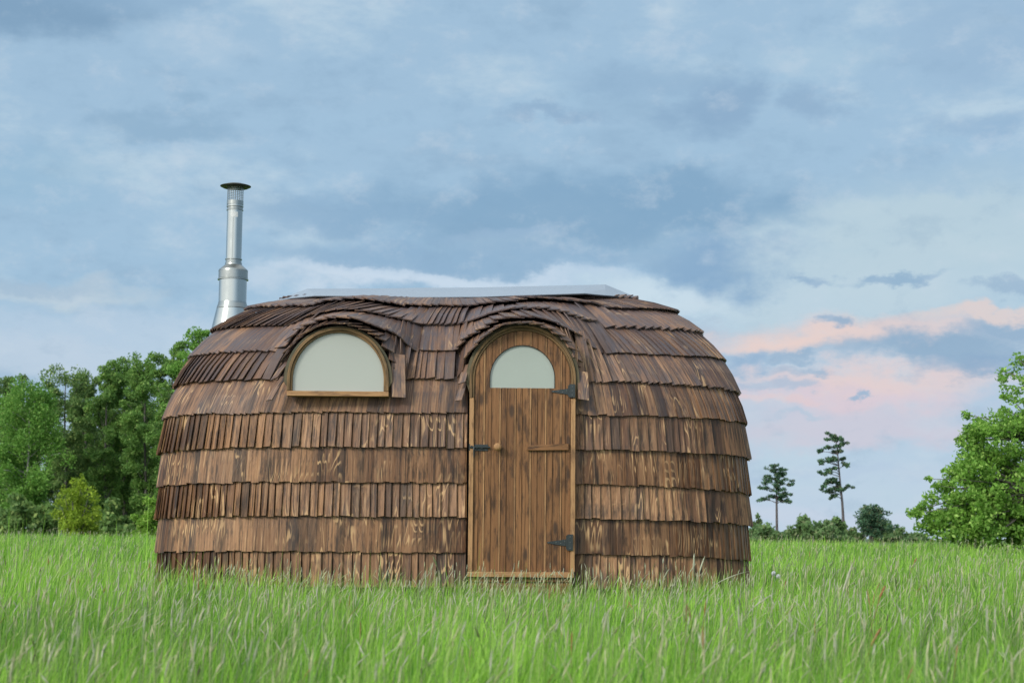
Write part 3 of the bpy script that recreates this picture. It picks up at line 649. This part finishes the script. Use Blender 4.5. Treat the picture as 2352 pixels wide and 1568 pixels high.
def limb(mb, a, b, r0, r1, sag=.0, n=5):
    a, b = Vector(a), Vector(b); m = []
    for i in range(n):
        f = i/(n-1); p = a.lerp(b, f); p.z += math.sin(f*math.pi)*sag; j = (b-a).length*.03*(0 < i < n-1)
        m.append(p+Vector((random.uniform(-j, j), random.uniform(-j, j), random.uniform(-j, j))))
    mb.tube(m, [r0+(r1-r0)*i/(n-1) for i in range(n)], 6)
    return m
def make_tree(name, base, H, Wd, kind, label, cat, group=None, leaf=.22, nl=16, per=330, cb=.16, bark=None, top_taper=.48, droop=.0, clr=.2, dens=1.0, trunkw=.012):
    base = Vector(base); root = empty(name, base, label, cat, group); tm = MB()
    lean = random.uniform(-.03, .03)
    tp_ = [base+Vector((lean*H*f+math.sin(f*5+H)*.01*H, 0, H*f*.96)) for f in (0, .2, .4, .6, .8, 1)]
    tm.tube(tp_, [H*trunkw*(1-f*.88)+.01 for f in (0, .2, .4, .6, .8, 1)], 8)
    cl = []
    for i in range(nl):
        f = cb+(1-cb)*(i+.5)/nl; f0 = max(.1, f-.13)
        env = math.sin(min(1, (f-cb)/(1-cb)*1.15+.16)*math.pi*.5) if f < .55 else (1-((f-.55)/.45)**1.7*top_taper)
        env = max(.22, env)*Wd/2*random.uniform(.65, 1.08)
        for a in (random.uniform(0, 6.28), random.uniform(0, 6.28)):
            s = tp_[min(5, int(f0*5))].lerp(tp_[min(5, int(f0*5)+1)], f0*5-int(f0*5))
            e = Vector((base.x+lean*H*f+math.cos(a)*env, base.y+math.sin(a)*env, base.z+H*f-droop*H*.05))
            m = limb(tm, s, e, H*trunkw*.35*(1.1-f), .012, sag=.02*H)
            for q in (m[2], m[3], m[4]):
                rr_ = Wd*random.uniform(.09, .16)*clr/.2
                cl.append(((q.x+random.gauss(0, .05*Wd), q.y+random.gauss(0, .05*Wd), q.z+random.gauss(0, .03*H)), (rr_, rr_, rr_*(1.0+droop)*random.uniform(.6, 1.0)), dens*random.uniform(.5, 1.2)))
    cl.append(((tp_[5].x, tp_[5].y, tp_[5].z), (Wd*.07, Wd*.07, H*.05), .5))
    tr = tm.build('trunk', bark or M_BARK, root, True)
    V, F, tn = crown_mesh(cl, leaf, per*.16)
    link('crown', npmesh('crown', V, F, tn, 4), LM[kind], root)
    return root
def gb(px, Y): p = P(px, 1229, Y); return (p.x, Y, float(gz(Y)))
def size(py, Y): return P(1176, py, Y).z-float(gz(Y))
GW = 'woodland trees on the left'
D = 118.0
for (px, py, wpx, Y, kind, lab, kw) in [
    (-8, 878, 110, D+4, 'dark', 'dark leafy tree cut by the left edge of the photo', dict()),
    (52, 884, 150, D-6, 'birch', 'bright drooping birch with a pale trunk, nearest the left edge', dict(bark=M_BIRCH, droop=.9, trunkw=.009)),
    (146, 862, 120, D+2, 'dark', 'airy dark tree with sky gaps, just right of the drooping birch', dict(dens=.62)),
    (196, 872, 90, D+6, 'dark', 'slim dark tree behind the yellow-green bush', dict(dens=.7)),
    (232, 852, 95, D, 'mid', 'tall mid-green tree standing over the right side of the yellow-green bush', dict(dens=.85)),
    (282, 838, 110, D+3, 'mid', 'broad mid-green tree with a rounded top, between bush and hut', dict()),
    (330, 832, 110, D-3, 'mid', 'leafy tree with thin bare stems above the lime green bush', dict(dens=.9, trunkw=.009)),
    (392, 806, 110, D-8, 'mid', 'tree whose flat top shows beside the hut, left of the tallest tree', dict()),
    (452, 768, 120, D-14, 'birch', 'tallest woodland tree, rising behind the left shoulder of the hut', dict(dens=.9)),
    (478, 800, 110, D-10, 'mid', 'tree almost wholly hidden behind the left side of the hut', dict())]:
    d_ = Y+13; wm = wpx*d_/FOC
    make_tree('woodland_tree', gb(px, Y), size(py, Y), wm*1.15, kind, lab, 'tree', GW, leaf=.17, nl=23, per=1500, **kw)
for i, (px, py, wpx) in enumerate([(15, 960, 120), (100, 930, 120), (165, 985, 110), (205, 930, 120), (262, 940, 120), (315, 925, 120), (365, 915, 130), (420, 900, 130)]):
    Y = 136+i % 3*3; d_ = Y+13
    make_tree('woodland_tree', gb(px, Y), size(py, Y), wpx*d_/FOC*1.2, 'dark',
        ['dark tree deep in the wood behind the drooping birch', 'dark tree deep in the wood below the airy dark tree', 'low dark tree right behind the yellow-green bush', 'dark tree in the wood over the top of the yellow-green bush', 'dark tree of the inner wood right of the yellow-green bush', 'dark inner tree above the lime green bush', 'dark inner tree touching the hut outline', 'dark inner tree mostly hidden by the hut'][i],
        'tree', 'darker trees in the inner wood', leaf=.24, nl=18, per=1000, cb=.04)
def make_bush(name, px, py, wpx, Y, kind, lab, leaf, n=26, per=90, group=None, cat='bush', sparse=0):
    d_ = Y+13; b = gb(px, Y); H = size(py, Y)*1.06; Wd = wpx*d_/FOC*(1.12 if name == 'far_bush' else 1); root = empty(name, b, lab, cat, group); tm = MB(); cl = []
    for i in range(n):
        a = random.uniform(0, 6.28); q = random.random()**.6; h = random.uniform(.12, 1)*(1-.55*q*q)
        e = Vector((b[0]+math.cos(a)*q*Wd*.46, b[1]+math.sin(a)*q*Wd*.46, b[2]+H*h*.93))
        limb(tm, b, e, .015*H, .006, n=4)
        rr_ = Wd*random.uniform(.10, .17); cl.append((tuple(e), (rr_, rr_, rr_*.8), 1)); m = Vector(b).lerp(e, .6); cl.append((tuple(m), (rr_, rr_, rr_), .7))
        if i % 3 == 0: cl.append((tuple(e+Vector((0, 0, H*.05))), (rr_*.4, rr_*.4, H*.1), .25))
    tm.build('stems', M_BARK, root); V, F, tn = crown_mesh(cl, leaf, per); link('foliage', npmesh('foliage', V, F, tn, 4), LM[kind], root)
make_bush('bush', 176, 1092, 112, 92, 'olive', 'yellow-green bush standing alone before the dark wood', .13, 50, 120)
make_bush('bush', 345, 1136, 110, 52, 'lime', 'lime green bush pressed against the left side of the hut', .10, 34, 120)
for px, py, wpx, lab in [(30, 1150, 130, 'dark undergrowth shrub at the left edge below the birch'), (110, 1160, 110, 'dark undergrowth shrub left of the yellow-green bush'), (262, 1150, 130, 'dark undergrowth shrub right of the yellow-green bush'), (400, 1140, 140, 'dark undergrowth shrub hidden behind the hut side')]:
    make_bush('shrub', px, py, wpx, 106, 'dark', lab, .30, 26, 90, 'dark undergrowth shrubs')
# right side, far away
for px, py, wpx, lab, kd, Y in [(1752, 1203, 90, 'low hazy bush touching the right side of the hut', 'hazy', 190), (1738, 1176, 34, 'thin hazy sapling just right of the hut wall', 'hazy', 205), (1822, 1208, 60, 'low brownish bush between the shorter pine and the round bush', 'hazy', 200),
                       (1868, 1168, 100, 'round green bush between the two bare-stemmed pines', 'hazy', 150), (1912, 1186, 80, 'lower green bush under the taller pine', 'hazy', 156), (1950, 1200, 60, 'low dark bush right of the taller pine stem', 'hazy', 190),
                       (2030, 1184, 50, 'small ragged bush right of the squat pine', 'hazy', 200), (2062, 1205, 80, 'low hazy hedge bush left of the big leafy tree', 'hazy', 210), (2110, 1216, 70, 'lowest hazy bush at the foot of the big leafy tree', 'hazy', 215)]:
    make_bush('far_bush', px, py, wpx, Y, kd, lab, .38, 26, 60, 'far bushes on the right horizon')
Z7 = lambda x, y: (1708.9+x*.3222, 780.9+y*.3222)
def pine(name, trunk, clumps, Y, lab, r0, cr, grp='slender pines on the right horizon', per=120):
    pts = [P(*Z7(*q), Y) for q in trunk]; base = Vector((pts[0].x, Y, float(gz(Y)))); root = empty(name, base, lab, 'pine tree', grp)
    pts = [base]+pts; tm = MB(); n = len(pts); tm.tube(pts, [r0*(1-.8*i/(n-1)) for i in range(n)], 8); cl = []
    for cx, cy, sx in clumps:
        yo = random.uniform(-1.4, 1.4); c = P(*Z7(cx, cy), Y+yo)
        s = min(pts, key=lambda p: abs(p.z-(c.z-.8))); zz_ = c.z-.5
        for a, b in zip(pts, pts[1:]):
            if a.z <= zz_ <= b.z: s = a.lerp(b, (zz_-a.z)/(b.z-a.z))
        limb(tm, s, c, .07, .02, sag=.1); 
        for j in range(5):
            o_ = Vector((random.gauss(0, .42*sx), random.gauss(0, .5), random.gauss(0, .16))); cl.append((tuple(c+o_), (cr*sx*.6, cr*.7, cr*.30), .35))
    tm.build('trunk', M_PBARK, root); V, F, tn = crown_mesh(cl, .26, per); link('crown', npmesh('crown', V, F, tn, 4), LM['pine'], root)
pine('pine_tree', [(233, 1200), (230, 1050), (228, 900)], [(222, 893, .7), (195, 925, 1), (262, 925, .9), (230, 950, .9), (180, 972, 1.1), (285, 955, .6), (225, 990, 1.1), (172, 1015, .9), (262, 1010, 1), (312, 1025, 1), (160, 1050, 1), (215, 1045, 1), (270, 1062, 1), (308, 1095, .9), (262, 1105, .9), (195, 1108, 1), (150, 1135, 1), (300, 1140, .8), (262, 1135, .8)], 220, 'shorter of two slender pines, nearer the hut', .20, .8)
pine('pine_tree', [(711, 1330), (700, 1150), (686, 1020), (668, 820), (655, 700)], [(612, 672, .6), (642, 688, .8), (618, 712, .8), (690, 708, .8), (705, 728, .7), (680, 755, .7), (600, 770, .7), (545, 792, .8), (638, 802, .9), (672, 790, .7), (575, 862, 1), (618, 850, 1), (650, 840, .7), (700, 845, .6), (552, 868, .6), (562, 945, .9), (605, 930, .9), (640, 915, .6), (712, 895, .8), (596, 1010, 1), (632, 995, 1), (580, 1030, .6), (648, 1012, .6), (592, 1080, .9), (630, 1066, .9), (640, 1105, .7), (742, 1047, .8), (705, 1062, .7), (660, 1050, .6)], 220, 'taller bare-stemmed pine on the right horizon', .24, .75)
pine('pine_tree', [(905, 1330), (915, 1250), (925, 1200)], [(x, y, 1.2) for x, y in [(870, 1350), (920, 1355), (970, 1350), (840, 1340), (1000, 1345), (880, 1380), (940, 1380), (880, 1205), (930, 1195), (945, 1215), (860, 1235), (905, 1232), (945, 1245), (850, 1265), (890, 1265), (935, 1275), (960, 1280), (850, 1295), (900, 1300), (950, 1305), (985, 1305), (870, 1325), (930, 1330)]], 190, 'squat broad pine right of the two slender ones', .3, .95, 'squat pine')
# big leafy tree on the right
Yb = 27.0; bb = gb(2420, Yb); root = empty('leafy_tree', bb, 'big bright green leafy tree cut by the right edge of the photo', 'tree'); tm = MB()
trk = [Vector(bb), P(2412, 1150, Yb), P(2400, 1020, Yb+.1), P(2385, 900, Yb), P(2375, 830, Yb)]; tm.tube(trk, [.2, .17, .12, .06, .02], 10); cl = []
def region(cx, cy, rx, ry, n, rad, wt, ydep=1.7):
    for _ in range(n):
        a = random.uniform(0, 6.28); q = random.random()**.5; b_ = random.uniform(-1, 1)
        c = P(cx+math.cos(a)*q*rx, cy+math.sin(a)*q*ry, Yb+b_*ydep*math.sqrt(max(.05, 1-q*q)))
        s = trk[min(4, max(1, int((1240-(cy+math.sin(a)*q*ry))/110)))]
        if random.random() < .45: limb(tm, s, c, .035, .006, sag=.1)
        r_ = rad*random.uniform(.7, 1.3); cl.append((tuple(c), (r_, r_, r_*.75), wt*random.uniform(.7, 1.2)))
region(2420, 1075, 215, 130, 210, .30, 1.0); region(2300, 1010, 85, 55, 34, .26, .8, 1.2); region(2200, 1170, 75, 50, 30, .24, .8, .9); region(2128, 1182, 38, 24, 9, .17, .5, .5)
region(2260, 1110, 90, 70, 44, .28, 1.0, 1.4); region(2330, 1190, 170, 38, 60, .28, 1.0, 1.5); region(2290, 1222, 150, 22, 50, .24, .9, 1.2); region(2140, 1212, 34, 16, 7, .15, .6, .5); region(2345, 900, 62, 80, 34, .17, .36, .9); region(2222, 985, 34, 34, 10, .16, .5, .6); region(2150, 1115, 26, 26, 5, .13, .4, .4)
tm.build('trunk', M_BARK, root, True); V, F, tn = crown_mesh(cl, .085, 105); link('crown', npmesh('crown', V, F, tn, 4), LM['maple'], root)

# ---- grass
def blades(x, y, h, wd, lean_dir, lean, tint, curl=None, seg=4):
    n = len(x); z0 = gz(y)-.02; V = np.zeros((n, 2*seg+1, 3), dtype=np.float32)
    az_ = rng.uniform(0, 2*np.pi, n); wx, wy = np.cos(az_), np.sin(az_)
    # blades mostly face the viewer from any side: width direction random
    lx, ly = np.cos(lean_dir), np.sin(lean_dir); curl = rng.uniform(1.4, 2.8, n) if curl is None else curl
    for i in range(seg+1):
        f = i/seg; out_ = lean*h*f**curl; zz = z0+h*f*(1-.35*np.minimum(1, lean)*f**curl)
        cx, cy = x+lx*out_, y+ly*out_; ww = wd*.5*(1-f**2.2)*(.65+.7*f if f < .5 else 1.0)
        if i < seg:
            V[:, 2*i] = np.stack([cx-wx*ww, cy-wy*ww, zz], 1); V[:, 2*i+1] = np.stack([cx+wx*ww, cy+wy*ww, zz], 1)
        else: V[:, 2*seg] = np.stack([cx, cy, zz], 1)
    b = (np.arange(n)*(2*seg+1))[:, None]
    Fq = np.concatenate([b+np.array([2*i, 2*i+1, 2*i+3, 2*i+2])[None] for i in range(seg-1)]); tip = b+np.array([2*seg-2, 2*seg-1, 2*seg, 2*seg])[None]
    return V.reshape(-1, 3), Fq, tip[:, :3], np.repeat(tint, 2*seg+1, 0)
def mixed_mesh(name, V, Fq, Ft, tint):
    me = bpy.data.meshes.new(name); me.vertices.add(len(V)); me.vertices.foreach_set('co', V.astype(np.float32).ravel())
    lp = np.concatenate([Fq.ravel(), Ft.ravel()]).astype(np.int32); me.loops.add(len(lp)); me.loops.foreach_set('vertex_index', lp)
    tot = np.concatenate([np.full(len(Fq), 4), np.full(len(Ft), 3)]).astype(np.int32); st_ = np.concatenate([[0], np.cumsum(tot)[:-1]]).astype(np.int32)
    me.polygons.add(len(tot)); me.polygons.foreach_set('loop_start', st_); me.polygons.foreach_set('loop_total', tot); me.update(calc_edges=True)
    a = me.attributes.new('tint', 'FLOAT_COLOR', 'POINT'); a.data.foreach_set('color', tint.astype(np.float32).ravel()); return me
def scatter(N, d0, d1, p, margin=.34, pad=.6):
    """points in the wedge seen by the camera; density ~ d**-p"""
    u = rng.uniform(0, 1, N); e = 2-p
    d = (d0**e+(d1**e-d0**e)*u)**(1/e) if abs(e) > 1e-3 else d0*(d1/d0)**u
    x = rng.uniform(-1, 1, N)*(margin*d+pad); return x, d+CAMY, d
def clear_hut(x, y, pad=.0):
    q = (np.abs((x-XC)/(2.36+pad))**2.9+np.abs((y-YC)/(1.17+pad))**2.9); return q > 1
def vnoise(x, y, s, seed):
    r = np.random.default_rng(seed); o = np.zeros_like(x)
    for i in range(6):
        a = r.uniform(0, 6.28); k = s*r.uniform(.6, 1.8); o += np.sin((x*np.cos(a)+y*np.sin(a))*k+r.uniform(0, 6.28))
    return o/6
mgr, t, bs, out = mat('grass_blades'); ra, rb, rc = t.sep(attr(t, 'tint', 'Color'))
c = t.mix(ra, (.066, .200, .012, 1), (.350, .640, .075, 1)); c = t.mix(t.rng(rb, .80, .97, 0, .8), c, (.48, .58, .22, 1)); c = t.mix(t.rng(rc, .95, 1.0, 0, .9), c, (.33, .29, .17, 1))
c = t.mix(t.rng(rc, .16, 0, 0, .75), c, (.055, .19, .055, 1))
t.put(bs.inputs['Base Color'], c); bs.inputs['Roughness'].default_value = .45; bs.inputs['Specular IOR Level'].default_value = .35
tr = t.add('ShaderNodeBsdfTranslucent'); t.put(tr.inputs[0], c); mx = t.add('ShaderNodeMixShader'); mx.inputs[0].default_value = .42
t.l.new(bs.outputs[0], mx.inputs[1]); t.l.new(tr.outputs[0], mx.inputs[2]); t.l.new(mx.outputs[0], out.inputs[0])
parts = []
def field(N, d0, d1, p, hmean, wbase, wk, pad=.6):
    x, y, d = scatter(N, d0, d1, p, pad=pad); ok = clear_hut(x, y); x, y, d = x[ok], y[ok], d[ok]; n = len(x)
    hn = vnoise(x, y, 1.3, 3); h = hmean*(1+.17*hn+.13*vnoise(x, y, 3.2, 17))*(.45+.62*rng.uniform(0, 1, n)**.8)*np.where(rng.uniform(0, 1, n) < .05, 1.22, 1)
    tone = np.clip(.5+.6*vnoise(x, y, .9, 5)+.55*vnoise(x, y, 3.4, 6)+rng.normal(0, .34, n), 0, 1)
    tint = np.stack([tone, rng.uniform(0, 1, n), rng.uniform(0, 1, n), np.ones(n)], 1)
    ldir = rng.normal(.1, 1.3, n)+vnoise(x, y, 1.1, 9); lean = np.abs(rng.normal(.25, .2, n))
    parts.append(blades(x, y, h, (wbase+wk*d)*rng.uniform(.5, 1.25, n), ldir, lean, tint))
field(100000, 3.4, 15.5, 1.0, .55, .0042, .00050)
field(90000, 15.5, 62, 1.6, .54, .003, .00052, pad=1.5)
def weeds(N, d0, d1):
    x, y, d = scatter(N, d0, d1, 1.0); ok = clear_hut(x, y, .05) & (vnoise(x, y, 1.7, 21) > .12); x, y, d = x[ok], y[ok], d[ok]; n = len(x)
    tint = np.stack([rng.uniform(.0, .45, n), rng.uniform(0, .7, n), rng.uniform(.0, .2, n), np.ones(n)], 1)
    parts.append(blades(x, y, .44*rng.uniform(.6, 1.1, n), rng.uniform(.010, .020, n), rng.uniform(0, 6.28, n), rng.uniform(.3, .9, n), tint))
    tint = np.stack([rng.uniform(.3, 1, n), rng.uniform(.9, 1, n), rng.uniform(.96, 1.0, n), np.ones(n)], 1)
    parts.append(blades(x+rng.normal(0, .3, n), y+rng.normal(0, .3, n)*(y < -1), .50*rng.uniform(.6, 1.1, n), rng.uniform(.003, .006, n), rng.uniform(0, 6.28, n), rng.uniform(.3, 1.1, n), tint))
field(35000, 3.6, 15.5, 1.0, .60, .0024, .00034)
weeds(9000, 3.6, 14)
# tall blades at the left and tufts against the wall
for px, d_, n, hh in ((95, 9.5, 60, 1.06), (40, 9.8, 30, 1.0), (243, 8.5, 12, 1.12), (262, 9, 20, .98), (1830, 16, 8, 1.1), (20, 11, 24, 1.0), (2000, 10, 14, .9), (2200, 9, 12, .85), (1120, 12.6, 14, .60), (900, 12.7, 20, .56)):
    cx = (px-1176)/FOC*d_; x = rng.normal(cx, .09, n); y = rng.normal(d_+CAMY, .12, n); tint = np.stack([rng.uniform(.3, .9, n), rng.uniform(0, 1, n), rng.uniform(.2, .9, n), np.ones(n)], 1)
    parts.append(blades(x, y, hh*rng.uniform(.6, 1.0, n), rng.uniform(.006, .011, n), rng.normal(.6, 1.2, n), np.abs(rng.normal(.16, .12, n)), tint))
o_ = 0; VV, FQ, FT, TT = [], [], [], []
for V, Fq, Ft, tn in parts: VV.append(V); FQ.append(Fq+o_); FT.append(Ft+o_); TT.append(tn); o_ += len(V)
og = link('meadow_grass', mixed_mesh('meadow_grass', np.concatenate(VV), np.concatenate(FQ), np.concatenate(FT), np.concatenate(TT)), mgr)
tag(og, 'tall bright green meadow grass filling the foreground and running back past the hut', 'grass', kind='stuff')
# seed heads: thin stalk with a soft spindle, drooping a little
def heads(N, d0, d1, p, hm, hl, hwid, rnd=.0, pts=None, cols=None):
    if pts is None:
        x, y, d = scatter(N, d0, d1, p); ok = clear_hut(x, y, .03); x, y, d = x[ok], y[ok], d[ok]
    else: x, y, d = pts
    n = len(x); z0 = gz(y); h = hm*rng.uniform(.85, 1.15, n); ld = rng.normal(.3, 1.2, n); le = np.abs(rng.normal(.15, .14, n)); hl_ = hl*rng.uniform(.6, 1.3, n)
    segs = 9; kk = 4; V = np.zeros((n, segs*kk, 3)); 
    for i in range(segs):
        if i < 3: f = np.full(n, i/3); r = np.full(n, .0011)+.0001*d
        else: f = 1+(i-3)/5*hl_/h; r = hwid*np.sin(np.pi*min(.97, .06+(i-3)/5*.92))**.8*rng.uniform(.75, 1.25, n)
        out_ = le*h*f**2.6; zz = z0+h*f-(le*h*f**2.6)*.45
        cx, cy = x+np.cos(ld)*out_, y+np.sin(ld)*out_
        for k in range(kk):
            a = 2*np.pi*k/kk+i*.4; V[:, i*kk+k] = np.stack([cx+np.cos(a)*r, cy+np.sin(a)*r, zz], 1)
    b = (np.arange(n)*segs*kk)[:, None]
    F = np.concatenate([b+np.array([i*kk+k, i*kk+(k+1) % kk, (i+1)*kk+(k+1) % kk, (i+1)*kk+k])[None] for i in range(segs-1) for k in range(kk)])
    tn = np.ones((n, segs*kk, 4)); tn[:, :, 0] = (rng.uniform(0, 1, n) if cols is None else cols)[:, None]; tn[:, :, 1] = rng.uniform(0, 1, (n, segs*kk)); tn[:, :12, 2] = 0; tn[:, 12:, 2] = 1
    return V.reshape(-1, 3), F, tn.reshape(-1, 4)
msh, t, bs, out = mat('seed_heads'); ra, rb, rc = t.sep(attr(t, 'tint', 'Color'))
c = t.mix(t.rng(ra, .3, .7), (.52, .52, .32, 1), (.44, .46, .36, 1)); c = t.mix(t.rng(ra, .955, .965), c, (.30, .13, .045, 1)); c = t.mix(t.rng(ra, .985, .99), c, (.045, .035, .03, 1))
oc = t.add('ShaderNodeTexCoord').outputs['Object']; c = t.mix(t.rng(t.noise(oc, 140, 2, .6), .4, .62, 0, .4), c, (.34, .36, .20, 1))
c = t.mix(rc, (.13, .21, .06, 1), c); t.put(bs.inputs['Base Color'], c); bs.inputs['Roughness'].default_value = .9
tr = t.add('ShaderNodeBsdfTranslucent'); t.put(tr.inputs[0], c); mx = t.add('ShaderNodeMixShader'); mx.inputs[0].default_value = .3
t.l.new(bs.outputs[0], mx.inputs[1]); t.l.new(tr.outputs[0], mx.inputs[2]); t.l.new(mx.outputs[0], out.inputs[0])
hp = [heads(4200, 3.8, 15, .9, .52, .055, .0028), heads(3200, 12, 50, 1.3, .53, .07, .0055)]
V = []; F = []; TN = []; o_ = 0
for a, b, c_ in hp: V.append(a); F.append(b+o_); TN.append(c_); o_ += len(a)
oh = link('grass_seed_heads', npmesh('grass_seed_heads', np.concatenate(V), np.concatenate(F), np.concatenate(TN), 4), msh)
tag(oh, 'pale beige and grey seed heads scattered through the meadow grass', 'seed heads', kind='stuff')
# single foxtails one can point at: x, y of the tip in the photograph, distance, colour, label
for px, py, d_, colr, hl, lab in [
    (1960, 1292, 6.5, .6, .11, 'tall grey foxtail bending right, the highest in the grass right of the hut'), (1596, 1270, 10.5, .6, .10, 'upright pale foxtail before the hut wall, left one of a pair'), (1620, 1276, 10.3, .6, .10, 'upright pale foxtail before the hut wall, right one of a pair'),
    (1533, 1305, 10, .6, .08, 'short pale foxtail before the hut wall, left of the pair'), (1735, 1310, 8, .6, .10, 'grey foxtail drooping left at the right corner of the hut'), (2046, 1345, 7, .972, .09, 'orange foxtail standing right of the tall grey one'),
    (2110, 1280, 11, .972, .05, 'small distant orange foxtail under the big leafy tree'), (2030, 1440, 6, .972, .07, 'orange foxtail lowest of three in the right foreground'), (1000, 1275, 9, .1, .07, 'thin tan foxtail standing before the wall left of the door'),
    (748, 1310, 11, .1, .06, 'tan foxtail before the wall under the window'), (1785, 1360, 6, .6, .10, 'grey foxtail leaning right, just below the dandelion clock'), (1245, 1360, 7.5, .6, .10, 'pale foxtail in the grass in front of the door')]:
    y = d_+CAMY; x = P(px, py, y).x; ztip = P(px, py, y).z-float(gz(y)); 
    one = heads(1, 0, 0, 0, max(.3, ztip-hl), hl, .0065, pts=(np.array([0.]), np.array([y]), np.array([d_])), cols=np.array([colr]))
    V = one[0].copy(); V[:, 1] -= y; V[:, 2] -= float(gz(y))
    # stretch so the tip ends at the seen height
    V[:, 2] *= ztip/max(V[:, 2].max(), .1)
    o = link('foxtail', npmesh('foxtail', V, one[1], one[2], 4), msh); o.location = (x-V[-1, 0], y, float(gz(y))); tag(o, lab, 'foxtail', 'single tall foxtails')
M_FLUFF = simple('dandelion_fluff', (.42, .44, .46, 1), .9, var=.1, sc_=200)
for px, py, lab in ((1777, 1316, 'white dandelion clock right of the hut, upper left of the two'), (1788, 1323, 'white dandelion clock right of the hut, lower right of the two')):
    Y = -2.5; p = P(px, py, Y); b = MB(); base_ = (p.x+.01, Y, 0.0); root = empty('dandelion', base_, lab, 'dandelion', 'dandelion clocks')
    b.tube([base_, (p.x, Y, p.z*.6), p], [.0025, .002, .002], 6); b.build('stalk', mgr, root)
    b = MB()
    for i in range(160):
        q = Vector((random.gauss(0, 1), random.gauss(0, 1), random.gauss(0, 1))).normalized(); e = p+q*.014*random.uniform(.9, 1.1); s_ = q.orthogonal().normalized()*.0028; r_ = q.cross(s_)
        j = [b.vert(e+s_), b.vert(e+r_), b.vert(e-s_), b.vert(e-r_)]; b.f.append(j); j = [b.vert(p), b.vert(p+s_*.15), b.vert(e)]; b.f.append(j)
    b.build('seed_ball', M_FLUFF, root)
